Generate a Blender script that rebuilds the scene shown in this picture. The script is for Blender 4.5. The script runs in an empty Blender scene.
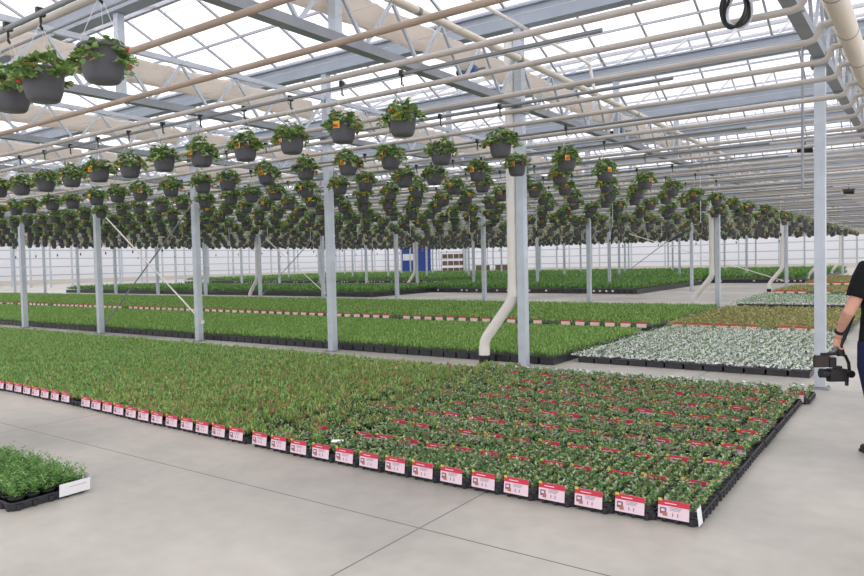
import bpy, math, random
import numpy as np
from mathutils import Vector, Matrix
random.seed(7); RNG = np.random.default_rng(7)
SC = bpy.context.scene
COL = SC.collection
PI = math.pi

# ------------------------------------------------------------------ helpers
def ordinal(n):
    ones = ['', 'first', 'second', 'third', 'fourth', 'fifth', 'sixth', 'seventh', 'eighth', 'ninth', 'tenth', 'eleventh', 'twelfth',
            'thirteenth', 'fourteenth', 'fifteenth', 'sixteenth', 'seventeenth', 'eighteenth', 'nineteenth']
    if n < 20: return ones[n]
    tens = {2: 'twent', 3: 'thirt', 4: 'fort', 5: 'fift', 6: 'sixt', 7: 'sevent', 8: 'eight', 9: 'ninet'}[n // 10]
    return tens + 'ieth' if n % 10 == 0 else tens + 'y-' + ones[n % 10]

MATS = {}
def mat(name, col, rough=0.6, metal=0.0, spec=0.4, var=0.0, scale=8.0, bump=0.0, translucent=0.0):
    if name in MATS: return MATS[name]
    m = bpy.data.materials.new(name); m.use_nodes = True
    nt = m.node_tree; b = nt.nodes['Principled BSDF']
    b.inputs['Base Color'].default_value = (*col, 1); b.inputs['Roughness'].default_value = rough
    b.inputs['Metallic'].default_value = metal; b.inputs['Specular IOR Level'].default_value = spec
    if var or bump:
        tc = nt.nodes.new('ShaderNodeTexCoord'); n = nt.nodes.new('ShaderNodeTexNoise')
        n.inputs['Scale'].default_value = scale; n.inputs['Detail'].default_value = 4
        nt.links.new(tc.outputs['Object'], n.inputs['Vector'])
        if var:
            r = nt.nodes.new('ShaderNodeValToRGB')
            r.color_ramp.elements[0].position = .3; r.color_ramp.elements[1].position = .7
            r.color_ramp.elements[0].color = (*[max(0, c * (1 - var)) for c in col], 1)
            r.color_ramp.elements[1].color = (*[min(1, c * (1 + var)) for c in col], 1)
            nt.links.new(n.outputs['Fac'], r.inputs['Fac']); nt.links.new(r.outputs['Color'], b.inputs['Base Color'])
        if bump:
            bp = nt.nodes.new('ShaderNodeBump'); bp.inputs['Strength'].default_value = bump
            nt.links.new(n.outputs['Fac'], bp.inputs['Height']); nt.links.new(bp.outputs['Normal'], b.inputs['Normal'])
    if translucent:
        t = nt.nodes.new('ShaderNodeBsdfTranslucent'); t.inputs['Color'].default_value = (*col, 1)
        mx = nt.nodes.new('ShaderNodeMixShader'); mx.inputs['Fac'].default_value = translucent
        out = nt.nodes['Material Output']
        nt.links.new(b.outputs[0], mx.inputs[1]); nt.links.new(t.outputs[0], mx.inputs[2]); nt.links.new(mx.outputs[0], out.inputs[0])
    MATS[name] = m
    return m

def srgb(r, g, b):
    f = lambda c: (c / 255 / 12.92) if c <= 10 else ((c / 255 + .055) / 1.055) ** 2.4
    return (f(r), f(g), f(b))

M_STEEL = mat('galvanised_steel', srgb(196, 203, 212), .45, .25, .4, .08, 5)
M_STEELD = mat('dull_steel', srgb(150, 154, 160), .5, .3, .4, .1, 4)
M_PIPE = mat('heating_pipe_paint', srgb(190, 183, 177), .45, .1, .4, .1, 2)
M_RUST = mat('tan_pipe_paint', srgb(172, 154, 138), .5, .1, .4, .15, 2)
M_RAIL = mat('rail_steel', srgb(140, 144, 148), .45, .4)
M_PVC = mat('white_pvc', srgb(236, 232, 226), .35, 0, .4, .03, 3)
M_CREAM = mat('cream_pipe', srgb(226, 214, 198), .4, 0, .4, .04, 3)
M_BEIGE = mat('beige_screen_cloth', srgb(244, 236, 228), .9, 0, .1, .04, 3, .2, .5)
M_BLACK = mat('black_plastic', srgb(34, 34, 37), .42, 0, .45)
M_TRAY = mat('black_tray_plastic', srgb(52, 52, 57), .4, 0, .5, .15, 20)
M_SOIL = mat('potting_soil', srgb(52, 42, 36), .95, 0, .1, .3, 60)
M_POT = mat('charcoal_pot_plastic', srgb(86, 86, 92), .5, 0, .4, .06, 12)
M_WIRE = mat('white_wire', srgb(222, 222, 224), .4)
M_RED = mat('label_red', srgb(204, 56, 78), .5)
M_PINK = mat('label_pale_pink', srgb(236, 212, 222), .5)
M_WCARD = mat('white_card', srgb(240, 240, 242), .5)
M_YEL = mat('label_yellow', srgb(232, 190, 40), .5)
M_ORNG = mat('label_orange', srgb(226, 110, 40), .5)
M_PURP = mat('label_picture_plum', srgb(140, 98, 120), .5)
M_GREYINK = mat('label_ink', srgb(150, 138, 152), .5)
M_BERRY = mat('strawberry_red', srgb(206, 62, 44), .4, 0, .5, .12, 40)
M_BERRY2 = mat('blossom_orange', srgb(230, 150, 60), .5)
def green(name, c, t=.25): return mat(name, srgb(*c), .55, 0, .3, .15, 30, 0, t)
G_STRAW = [green('strawberry_leaf_deep', (112, 144, 84)), green('strawberry_leaf', (148, 178, 108)), green('strawberry_leaf_pale', (192, 212, 158)), green('strawberry_leaf_dry', (188, 162, 104))]
G_BED = [green('bedding_leaf_deep', (100, 136, 86)), green('bedding_leaf', (140, 174, 114)), green('bedding_leaf_pale', (204, 216, 178)), green('bedding_leaf_pink', (196, 158, 140)), green('bedding_leaf_lime', (190, 208, 116))]
G_LUSH = [green('lush_leaf_deep', (118, 158, 88)), green('lush_leaf', (154, 192, 114)), green('lush_leaf_pale', (190, 214, 148)), green('lush_leaf_lime', (174, 206, 108)), green('lush_leaf_brown', (200, 140, 112))]
G_TALL = [green('grassy_leaf_deep', (118, 158, 80)), green('grassy_leaf', (150, 190, 102)), green('grassy_leaf_pale', (186, 212, 134))]
G_WHITE = [mat('silver_leaf', srgb(242, 244, 240), .6, 0, .2), mat('silver_green_leaf', srgb(214, 222, 206), .6, 0, .2), green('white_bed_green', (136, 168, 116))]
G_BROWN = [green('olive_leaf', (158, 172, 104)), green('olive_brown_leaf', (190, 160, 118)), green('olive_pale_leaf', (206, 206, 146))]
G_DARK = [green('shrub_leaf_deep', (98, 140, 76)), green('shrub_leaf', (128, 172, 94)), green('shrub_leaf_pale', (164, 198, 122))]

class MB:
    """collects solids and builds ONE mesh"""
    def __init__(s): s.v = []; s.f = []; s.mi = []; s.sm = []
    def add(s, v, f, mi=0, sm=False):
        o = len(s.v); s.v += [tuple(p) for p in v]
        s.f += [tuple(i + o for i in q) for q in f]; s.mi += [mi] * len(f); s.sm += [sm] * len(f)
    def box(s, c, d, mi=0, rot=None):
        x, y, z = d[0] / 2, d[1] / 2, d[2] / 2
        vs = [Vector(p) for p in [(-x, -y, -z), (x, -y, -z), (x, y, -z), (-x, y, -z), (-x, -y, z), (x, -y, z), (x, y, z), (-x, y, z)]]
        if rot is not None: vs = [rot @ p for p in vs]
        c = Vector(c)
        s.add([p + c for p in vs], [(0, 3, 2, 1), (4, 5, 6, 7), (0, 1, 5, 4), (1, 2, 6, 5), (2, 3, 7, 6), (3, 0, 4, 7)], mi)
    def bar(s, a, b, w, h, mi=0):
        a, b = Vector(a), Vector(b); d = b - a
        q = d.to_track_quat('Z', 'Y').to_matrix()
        s.box((a + b) / 2, (w, h, d.length), mi, q)
    def tube(s, pts, rad, seg=10, mi=0, caps=True, flat=1.0, sm=True):
        pts = [Vector(p) for p in pts]; n = len(pts)
        if not hasattr(rad, '__len__'): rad = [rad] * n
        rings = []; up = None
        for i in range(n):
            t = (pts[min(i + 1, n - 1)] - pts[max(i - 1, 0)]).normalized()
            if up is None:
                up = Vector((0, 0, 1)) if abs(t.z) < .9 else Vector((0, 1, 0))
            x = t.cross(up).normalized(); y = x.cross(t).normalized(); up = y
            rings.append([pts[i] + x * (rad[i] * math.cos(2 * PI * k / seg)) + y * (rad[i] * flat * math.sin(2 * PI * k / seg)) for k in range(seg)])
        v = [p for r in rings for p in r]; f = []
        for i in range(n - 1):
            for k in range(seg):
                k2 = (k + 1) % seg
                f.append((i * seg + k, i * seg + k2, (i + 1) * seg + k2, (i + 1) * seg + k))
        s.add(v, f, mi, sm)
        if caps:
            s.add(rings[0], [tuple(range(seg))[::-1]], mi); s.add(rings[-1], [tuple(range(seg))], mi)
    def lathe(s, prof, seg=20, mi=0, c=(0, 0, 0), sm=True):
        v = [(c[0] + r * math.cos(2 * PI * k / seg), c[1] + r * math.sin(2 * PI * k / seg), c[2] + z) for r, z in prof for k in range(seg)]
        f = []
        for i in range(len(prof) - 1):
            for k in range(seg):
                k2 = (k + 1) % seg
                f.append((i * seg + k, i * seg + k2, (i + 1) * seg + k2, (i + 1) * seg + k))
        s.add(v, f, mi, sm)
    def ellipsoid(s, c, r, seg=12, rings=8, mi=0, rot=None):
        v = []; f = []
        for i in range(rings + 1):
            a = PI * i / rings
            for k in range(seg):
                p = Vector((r[0] * math.sin(a) * math.cos(2 * PI * k / seg), r[1] * math.sin(a) * math.sin(2 * PI * k / seg), r[2] * math.cos(a)))
                if rot is not None: p = rot @ p
                v.append(Vector(c) + p)
        for i in range(rings):
            for k in range(seg):
                k2 = (k + 1) % seg
                f.append((i * seg + k, (i + 1) * seg + k, (i + 1) * seg + k2, i * seg + k2))
        s.add(v, f, mi, True)
    def data(s, name, mats):
        me = bpy.data.meshes.new(name); me.from_pydata([tuple(p) for p in s.v], [], s.f)
        for m in (mats if isinstance(mats, (list, tuple)) else [mats]): me.materials.append(m)
        me.polygons.foreach_set('material_index', s.mi); me.polygons.foreach_set('use_smooth', s.sm)
        me.update(); return me
    def build(s, name, mats, parent=None, loc=None): return link(name, s.data(name, mats), parent, loc)

def link(name, data, parent=None, loc=None, rz=0.0):
    o = bpy.data.objects.new(name, data); COL.objects.link(o)
    if parent is not None: o.parent = parent
    if loc is not None: o.location = loc
    if rz: o.rotation_euler = (0, 0, rz)
    return o
def tag(o, label=None, cat=None, group=None, kind=None):
    for k, v in (('label', label), ('category', cat), ('group', group), ('kind', kind)):
        if v: o[k] = v
    return o
def empty(name, loc, rz=0.0):
    o = link(name, None, None, loc, rz); o.empty_display_size = .05; return o
def copy_tree(o, loc, rz=0.0):
    r = o.copy(); COL.objects.link(r); r.location = loc; r.rotation_euler = (0, 0, rz)
    for ch in o.children:
        c = ch.copy(); COL.objects.link(c); c.parent = r
        for g in ch.children:
            d = g.copy(); COL.objects.link(d); d.parent = c
    return r
def quads_mesh(name, V, mi, mats):
    """V: (n,4,3) leaf quads"""
    n = len(V); me = bpy.data.meshes.new(name)
    me.vertices.add(n * 4); me.vertices.foreach_set('co', V.astype(np.float32).ravel())
    me.loops.add(n * 4); me.loops.foreach_set('vertex_index', np.arange(n * 4, dtype=np.int32))
    me.polygons.add(n); me.polygons.foreach_set('loop_start', np.arange(0, n * 4, 4, dtype=np.int32))
    for m in mats: me.materials.append(m)
    me.polygons.foreach_set('material_index', np.asarray(mi, dtype=np.int32))
    me.update(calc_edges=True); me.validate(); return me
def leaves(base, direc, length, width, fold=.25):
    """rhombic leaves: base (n,3), unit direction (n,3)"""
    n = len(base); d = direc / np.linalg.norm(direc, axis=1, keepdims=True)
    up = RNG.normal(size=(n, 3)) * .35 + np.array([0, 0, 1.])
    s = np.cross(d, up); s /= np.linalg.norm(s, axis=1, keepdims=True) + 1e-9
    nn = np.cross(s, d)
    L = np.broadcast_to(np.asarray(length, float), (n,))[:, None]; W = np.broadcast_to(np.asarray(width, float), (n,))[:, None]
    a = base; c = base + d * L - nn * L * .12
    m = base + d * L * .5 + nn * W * fold
    return np.stack([a, m + s * W * .5, c, m - s * W * .5], 1)
def rosette(n, r, h, ln, wd, spread=1.0):
    """one plant: n leaves from a tuft, height h, radius r"""
    az = RNG.uniform(0, 2 * PI, n); rr = r * np.sqrt(RNG.uniform(0, 1, n)) * .6; z = h * RNG.uniform(.15, .85, n)
    base = np.stack([rr * np.cos(az), rr * np.sin(az), z], 1)
    a2 = az + RNG.normal(0, .5, n); el = RNG.uniform(.1, 1.2, n) / spread
    d = np.stack([np.cos(a2) * np.cos(el), np.sin(a2) * np.cos(el), np.sin(el)], 1)
    return leaves(base, d, ln * RNG.uniform(.7, 1.3, n), wd * RNG.uniform(.7, 1.3, n))
def tuft(n, r, h, wd, lean=.45):
    az = RNG.uniform(0, 2 * PI, n); rr = r * np.sqrt(RNG.uniform(0, 1, n))
    base = np.stack([rr * np.cos(az) * .7, rr * np.sin(az) * .7, RNG.uniform(0, h * .5, n)], 1)
    d = np.stack([RNG.normal(0, lean, n), RNG.normal(0, lean, n), np.ones(n)], 1)
    return leaves(base, d, h * RNG.uniform(.45, .75, n), wd, .3)

# ------------------------------------------------------------------ camera, sky
cam = bpy.data.cameras.new('camera'); co = bpy.data.objects.new('camera', cam); COL.objects.link(co)
F, YAW, PITCH, ROLL, H = 699.7, .6184, .0368, -.02163, 1.6
cy, sy = math.cos(YAW), math.sin(YAW)
fwd = Vector((-sy * math.cos(PITCH), cy * math.cos(PITCH), -math.sin(PITCH)))
r0 = Vector((cy, sy, 0)); u0 = r0.cross(fwd)
rt = math.cos(ROLL) * r0 + math.sin(ROLL) * u0; up = -math.sin(ROLL) * r0 + math.cos(ROLL) * u0
co.matrix_world = Matrix(((rt.x, up.x, -fwd.x, 0), (rt.y, up.y, -fwd.y, 0), (rt.z, up.z, -fwd.z, H), (0, 0, 0, 1)))
cam.sensor_width = 36; cam.lens = 36 * F / 864; cam.clip_end = 400
SC.camera = co
def dist(x, y, z=0): return (Vector((x, y, z)) - Vector((0, 0, H))).length
def pix(x, y, z):
    v = Vector((x, y, z - H)); d = v.dot(fwd)
    if d < .3: return None
    return 432 + F * v.dot(rt) / d, 288 - F * v.dot(up) / d, d
def inview(x, y, z, m=12):
    p = pix(x, y, z)
    return p is not None and -m < p[0] < 864 + m and -m < p[1] < 576 + m

w = bpy.data.worlds.new('sky'); SC.world = w; w.use_nodes = True
bg = w.node_tree.nodes['Background']; bg.inputs['Color'].default_value = (.975, .965, 1, 1); bg.inputs['Strength'].default_value = 1.6
vs = SC.view_settings; vs.view_transform = 'Standard'; vs.look = 'None'; vs.exposure = 0; vs.gamma = 1; vs.use_curve_mapping = False

# ------------------------------------------------------------------ layout constants
PX0, PDX = -1.05, 3.95          # posts along the rows
PY0, PDY = 9.39, 11.95          # post rows in depth
GDY = PDY / 3                   # gutters
XL, YB = -87.0, 92.0            # left and back walls
def px(k): return PX0 - PDX * k
def py(j): return PY0 + PDY * j

# ------------------------------------------------------------------ floor
def floor_material():
    m = bpy.data.materials.new('smooth_concrete'); m.use_nodes = True; nt = m.node_tree; b = nt.nodes['Principled BSDF']
    N = nt.nodes.new; Lk = nt.links.new
    tc = N('ShaderNodeTexCoord')
    n1 = N('ShaderNodeTexNoise'); n1.inputs['Scale'].default_value = .35; n1.inputs['Detail'].default_value = 5; n1.inputs['Roughness'].default_value = .6
    n2 = N('ShaderNodeTexNoise'); n2.inputs['Scale'].default_value = 7; n2.inputs['Detail'].default_value = 6
    for n in (n1, n2): Lk(tc.outputs['Object'], n.inputs['Vector'])
    r1 = N('ShaderNodeValToRGB'); e = r1.color_ramp.elements
    e[0].position = .36; e[0].color = (*srgb(164, 160, 152), 1); e[1].position = .6; e[1].color = (*srgb(200, 194, 184), 1)
    Lk(n1.outputs['Fac'], r1.inputs['Fac'])
    mx = N('ShaderNodeMixRGB'); mx.blend_type = 'MULTIPLY'; mx.inputs['Fac'].default_value = .3
    r2 = N('ShaderNodeValToRGB'); r2.color_ramp.elements[0].position = .3; r2.color_ramp.elements[0].color = (.72, .72, .71, 1); r2.color_ramp.elements[1].position = .65
    Lk(n2.outputs['Fac'], r2.inputs['Fac']); Lk(r1.outputs['Color'], mx.inputs[1]); Lk(r2.outputs['Color'], mx.inputs[2])
    # saw-cut control joints
    sp = N('ShaderNodeSeparateXYZ'); Lk(tc.outputs['Object'], sp.inputs[0])
    def joint(sock, off, per):
        a = N('ShaderNodeMath'); a.operation = 'ADD'; a.inputs[1].default_value = off + per / 2; Lk(sock, a.inputs[0])
        w_ = N('ShaderNodeMath'); w_.operation = 'FLOORED_MODULO'; w_.inputs[1].default_value = per; Lk(a.outputs[0], w_.inputs[0])
        s = N('ShaderNodeMath'); s.operation = 'SUBTRACT'; s.inputs[1].default_value = per / 2; Lk(w_.outputs[0], s.inputs[0])
        ab = N('ShaderNodeMath'); ab.operation = 'ABSOLUTE'; Lk(s.outputs[0], ab.inputs[0])
        lt = N('ShaderNodeMath'); lt.operation = 'LESS_THAN'; lt.inputs[1].default_value = .0055; Lk(ab.outputs[0], lt.inputs[0]); return lt
    j1 = joint(sp.outputs['X'], 2.5, 5.0); j2 = joint(sp.outputs['Y'], -3.33, 6.0)
    mm = N('ShaderNodeMath'); mm.operation = 'MAXIMUM'; Lk(j1.outputs[0], mm.inputs[0]); Lk(j2.outputs[0], mm.inputs[1])
    mj = N('ShaderNodeMixRGB'); mj.inputs[2].default_value = (*srgb(112, 104, 98), 1); Lk(mm.outputs[0], mj.inputs['Fac']); Lk(mx.outputs[0], mj.inputs[1])
    Lk(mj.outputs[0], b.inputs['Base Color']); b.inputs['Roughness'].default_value = .38; b.inputs['Specular IOR Level'].default_value = .35
    return m
mb = MB(); mb.box((-40, 40, -.1), (104, 116, .2)); o = mb.build('floor', floor_material()); tag(o, kind='structure')

def wall_material(name, base, line, per):
    m = bpy.data.materials.new(name); m.use_nodes = True; nt = m.node_tree; b = nt.nodes['Principled BSDF']
    N = nt.nodes.new; Lk = nt.links.new
    tc = N('ShaderNodeTexCoord'); sp = N('ShaderNodeSeparateXYZ'); Lk(tc.outputs['Object'], sp.inputs[0])
    md = N('ShaderNodeMath'); md.operation = 'FLOORED_MODULO'; md.inputs[1].default_value = per; Lk(sp.outputs['Z'], md.inputs[0])
    lt = N('ShaderNodeMath'); lt.operation = 'LESS_THAN'; lt.inputs[1].default_value = .09; Lk(md.outputs[0], lt.inputs[0])
    mx = N('ShaderNodeMixRGB'); mx.inputs[1].default_value = (*base, 1); mx.inputs[2].default_value = (*line, 1); Lk(lt.outputs[0], mx.inputs['Fac'])
    Lk(mx.outputs[0], b.inputs['Base Color']); b.inputs['Roughness'].default_value = .6
    t = N('ShaderNodeBsdfTranslucent'); Lk(mx.outputs[0], t.inputs['Color'])
    ms = N('ShaderNodeMixShader'); ms.inputs['Fac'].default_value = .55
    Lk(b.outputs[0], ms.inputs[1]); Lk(t.outputs[0], ms.inputs[2]); Lk(ms.outputs[0], nt.nodes['Material Output'].inputs[0])
    return m
WM = wall_material('translucent_white_wall_panel', srgb(236, 237, 239), srgb(182, 183, 188), 1.0)
mb = MB(); mb.box((XL, 40, 2.7), (.12, 116, 5.4)); o = mb.build('wall_left', WM); tag(o, kind='structure')
mb = MB(); mb.box((-40, YB, 2.7), (104, .12, 5.4)); o = mb.build('wall_back', WM); tag(o, kind='structure')
mb = MB(); mb.box((XL + .12, 40, .25), (.1, 116, .5)); o = mb.build('baseboard_left', mat('pale_plinth', srgb(214, 208, 196), .8)); tag(o, kind='structure')
mb = MB(); mb.box((-40, YB - .12, .25), (104, .1, .5)); o = mb.build('baseboard_back', MATS['pale_plinth']); tag(o, kind='structure')

# ------------------------------------------------------------------ roof
def glass_material():
    m = bpy.data.materials.new('roof_glass'); m.use_nodes = True; nt = m.node_tree
    nt.nodes.remove(nt.nodes['Principled BSDF'])
    t = nt.nodes.new('ShaderNodeBsdfTransparent'); t.inputs['Color'].default_value = (.97, .97, .985, 1)
    d = nt.nodes.new('ShaderNodeBsdfTranslucent'); d.inputs['Color'].default_value = (.95, .95, .97, 1)
    mx = nt.nodes.new('ShaderNodeMixShader'); mx.inputs['Fac'].default_value = .14
    nt.links.new(t.outputs[0], mx.inputs[1]); nt.links.new(d.outputs[0], mx.inputs[2]); nt.links.new(mx.outputs[0], nt.nodes['Material Output'].inputs[0])
    return m
M_GLASS = glass_material()
M_BAR = mat('aluminium_bar', srgb(190, 192, 200), .45, .3)
GZ0, GZ1, RZ = 5.05, 5.31, 6.2
X0, X1 = XL, 6.0
KMIN, KMAX = -3, 20
gl = MB(); bars = MB(); rid = MB()
for (a, b) in ((0, GDY / 2), (GDY / 2, GDY)):
    za, zb = (GZ1, RZ) if a == 0 else (RZ, GZ1)
    gl.add([(X0, a, za), (X1, a, za), (X1, b, zb), (X0, b, zb)], [(0, 1, 2, 3)])
    x = X1 - .3
    while x > X0:
        bars.bar((x, a, za - .015), (x, b, zb - .015), .035, .035); x -= PDX / 4
    # one purlin half-way up each slope
    bars.bar((X0, (a + b) / 2, (za + zb) / 2 - .05), (X1, (a + b) / 2, (za + zb) / 2 - .05), .03, .04)
rid.box(((X0 + X1) / 2, GDY / 2, RZ - .02), (X1 - X0, .07, .07))
gl_d, bars_d, rid_d = gl.data('ceiling', M_GLASS), bars.data('glazing_bars', M_BAR), rid.data('ridge', M_BAR)
for k in range(KMIN, KMAX):
    c = link('ceiling', gl_d, None, (0, PY0 + k * GDY, 0)); tag(c, kind='structure')
    link('glazing_bars', bars_d, c); link('ridge', rid_d, c)

# gutters
gu = MB(); gu.box(((X0 + X1) / 2, 0, (GZ0 + GZ1) / 2), (X1 - X0, .2, GZ1 - GZ0))
gu.box(((X0 + X1) / 2, .0, GZ1 + .01), (X1 - X0, .3, .03)); gu_d = gu.data('roof_gutter', mat('gutter_steel', srgb(168, 176, 188), .5, .3, .4, .06, 3))
for i, k in enumerate(range(-2, KMAX)):
    o = link('roof_gutter', gu_d, None, (0, PY0 + k * GDY, 0))
    tag(o, 'grey steel roof gutter beam, %s counting back from the aisle' % ordinal(i + 1), 'gutter', 'roof gutters')

# ------------------------------------------------------------------ posts
shaft = MB(); shaft.box((0, 0, 2.5265), (.125, .125, 5.047)); shaft_d = shaft.data('shaft', M_STEEL)
shaft = MB(); shaft.box((0, 0, 1.92), (.115, .115, 3.79)); short_d = shaft.data('shaft', M_STEEL)
bpl = MB(); bpl.box((0, 0, .01), (.19, .19, .018))
for sx in (-1, 1):
    for s2 in (-1, 1): bpl.tube([(sx * .078, s2 * .078, .018), (sx * .078, s2 * .078, .035)], .009, 6)
bpl_d = bpl.data('base_plate', M_STEELD)
brk = MB(); brk.box((0, 0, 3.84), (.19, .19, .12)); brk_d = brk.data('truss_bracket', M_STEELD)
for j in range(0, 7):
    for k in range(0, 20):
        x, y = px(k), py(j)
        if not inview(x, y, 1.2, 25): continue
        near = 'front row' if j == 0 else '%s row back' % ordinal(j + 1)
        root = empty('steel_post', (x, y, 0))
        tag(root, 'square grey steel roof post, %s from the right-hand aisle in the %s' % (ordinal(k + 1), near), 'post', 'steel roof posts')
        link('shaft', short_d if k == 0 else shaft_d, root)
        if j < 3: link('base_plate', bpl_d, root)
        if j < 2: link('truss_bracket', brk_d, root)

# ------------------------------------------------------------------ trusses (front to back, one per post bay)
TB, TT = 3.92, 4.6
ch = MB(); ch.box((0, PDY / 2, TB), (.13, PDY - .16, .1)); bot_d = ch.data('bottom_chord', M_STEELD)
ch = MB(); ch.box((0, PDY / 2, TT), (.07, PDY - .16, .07)); top_d = ch.data('top_chord', M_STEEL)
wb = MB(); nseg = 12
for i in range(nseg):
    a = .08 + (PDY - .16) * i / nseg; b = .08 + (PDY - .16) * (i + 1) / nseg; m_ = (a + b) / 2
    wb.bar((0, a, TT - .03), (0, m_, TB + .04), .035, .035); wb.bar((0, m_, TB + .04), (0, b, TT - .03), .035, .035)
web_d = wb.data('web', M_STEEL)
kp = MB(); kp.box((0, 0, (TB + GZ0) / 2 + .025), (.1, .1, GZ0 - TB - .06)); kp_d = kp.data('king_post', M_STEEL)
for j in range(-1, 6):
    for k in range(0, 10):
        y0 = py(j)
        if not any(inview(px(k), y0 + t, 4.3, 60) for t in np.linspace(.5, PDY, 14)): continue
        root = empty('roof_truss', (px(k), y0, 0))
        where = {-1: 'above the aisle in front of the first posts', 0: 'behind the first row of posts'}.get(j, 'behind the %s row of posts' % ordinal(j + 1))
        tag(root, 'steel lattice truss %s, %s from the right' % (where, ordinal(k + 1)), 'truss', 'roof trusses')
        link('bottom_chord', bot_d, root); link('top_chord', top_d, root)
        if j < 3: link('web', web_d, root)
        if j < 2:
            for q in (1, 2): link('king_post', kp_d, root, (0, q * GDY, 0))
        # bundled shade cloth hung below the top chord
# folded shade cloth
def cloth(length):
    b = MB(); n = int(length / .22); P = []
    for i in range(n + 1):
        y = length * i / n
        P.append(((.008 * math.sin(i * 1.7)) , y, TT - .22 + .006 * math.sin(i * .9)))
    b.tube(P, [.07 + .006 * math.sin(i * 2.3) for i in range(n + 1)], 12, 0, True, 2.5)
    return b.data('shade_cloth', M_BEIGE)
cl_d = cloth(PDY - .5)
for j in range(-1, 4):
    for k in range(0, 9):
        if not any(inview(px(k), py(j) + t, 4.3, 60) for t in np.linspace(.5, PDY, 14)): continue
        o = link('shade_cloth', cl_d, None, (px(k) + (.16 if k == 0 else -.16), py(j) + .25, 0))
        where = 'above the aisle' if j == -1 else 'behind the %s row of posts' % ordinal(j + 1)
        tag(o, 'beige shade cloth along %s truss from the right, %s' % (ordinal(k + 1), where), 'shade cloth', 'bundled shade cloths')

# ------------------------------------------------------------------ overhead heating pipes and basket rails
PZ = 3.3
hp = MB()
hp.tube([(-50, 0, 0), (-.80, 0, 0), (-.75, 0, .015), (-.725, 0, .05), (-.72, 0, .09), (-.70, 0, .115), (-.62, 0, .12)], .026, 10)
hp_d = [hp.data('heating_pipe', M_PIPE), hp.data('heating_pipe', M_RUST)]
for i in range(92):
    y = 2.42 + .787 * i
    if y > YB - 2: break
    o = link('heating_pipe', hp_d[1 if i in (1, 2) else 0], None, (0, y, PZ + .02 * math.sin(i * 2.1)))
    tag(o, '%s overhead heating pipe counting back from the front aisle' % (('tan ' if i in (1, 2) else 'pale grey ') + ordinal(i + 1)), 'pipe', 'overhead heating pipes')
rows = [2.13, 4.82, 6.51, 8.17, 9.62] + [11.2 + 1.65 * i for i in range(26)]
ra = MB(); ra.tube([(-40, 0, 0), (-1.9, 0, 0)], .017, 8)
ra_d = ra.data('basket_rail', M_RAIL)
RAILZ = 3.22
for i, y in enumerate(rows):
    o = link('basket_rail', ra_d, None, (0, y, RAILZ - (.075 if i == 0 else 0)))
    tag(o, 'thin dark steel rail carrying the %s row of hanging baskets' % ordinal(i + 1), 'rail', 'basket rails')
# a few higher service rails running the same way
sr = MB(); sr.tube([(-50, 0, 0), (-.95, 0, 0)], .014, 8); sr_d = sr.data('service_rail', M_STEELD)
for i in range(16):
    o = link('service_rail', sr_d, None, (0, 3.4 + 2.0 * i, 3.86))
    tag(o, 'slim grey rail just under the trusses, %s counting back from the front' % ordinal(i + 1), 'rail', 'service rails')
wi = MB()
for i in range(60): wi.tube([(-60, 3 + .55 * i, 4.05), (0, 3 + .55 * i, 4.05)], .0035, 4, 0, False)
tag(wi.build('support_wires', M_WIRE), 'thin wires strung below the trusses to carry the shade cloth', 'wire', None, 'stuff')

# header pipe at the aisle side
mb = MB(); mb.tube([(-.55, -1, 3.42), (-.55, YB - .2, 3.42)], .078, 18); hd = mb.build('header_pipe', M_CREAM)
tag(hd, 'thick cream header pipe along the aisle at the top right', 'pipe')
bd = MB()
for i in range(24): bd.tube([(-.55, .4 + 1.05 * i, 3.42), (-.55, .42 + 1.05 * i, 3.42)], .081, 18)
bd.build('pipe_bands', M_STEELD, hd)
# pale pipe that runs back beside the second truss
mb = MB(); mb.tube([(-4.68, 4, 4.42), (-4.68, 60, 4.42)], .042, 12); pp = mb.build('service_pipe', M_CREAM)
tag(pp, 'long pale pipe running back from the top centre beside a truss', 'pipe')
bd = MB()
for i in range(20): bd.tube([(-4.68, 6.4 + 2.4 * i, 4.42), (-4.68, 6.46 + 2.4 * i, 4.42)], .047, 10)
bd.build('pipe_clamps', M_STEELD, pp)
mb = MB(); mb.tube([(-4.85, 5, 5.0), (-4.85, 11.6, 5.0), (-4.84, 11.68, 4.97), (-4.83, 11.7, 4.9), (-4.78, 11.7, 4.6), (-4.72, 11.7, 4.47)], .027, 10)
tag(mb.build('drop_pipe', M_PVC), 'thin white pipe with an elbow dropping down to the long pale pipe', 'pipe')
mb = MB(); mb.tube([(-1.17, 8.9, 2.35), (-1.17, 8.9, 3.9), (-1.1, 8.9, 3.97)], .014, 8)
tag(mb.build('riser_pipe', M_STEELD), 'slim vertical grey pipe hanging beside the rightmost front post', 'pipe')

# shade-cloth drive motors in a line along the second truss
M_BLUE = mat('motor_blue', srgb(92, 120, 176), .4)
for i, (y, z) in enumerate([(8.2, 4.2), (13.85, 4.15), (17.8, 4.13), (20.2, 4.13), (24.5, 4.13)]):
    root = empty('drive_motor', (-5.12, y, z))
    tag(root, 'small blue motor on the truss, %s counting back from the front' % ordinal(i + 1), 'motor', 'blue shade motors')
    b = MB(); b.tube([(-.11, 0, 0), (.1, 0, 0)], .055, 12); b.box((0, 0, .05), (.12, .08, .05)); b.build('motor_body', M_BLUE, root)
    b = MB(); b.tube([(-.2, 0, 0), (-.11, 0, 0)], .045, 12); b.build('end_cap', M_BLACK, root)
    b = MB(); b.tube([(.1, 0, 0), (.24, 0, 0)], .016, 8); b.box((.02, 0, -.08), (.1, .1, .04)); b.build('shaft', M_STEELD, root)

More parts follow.
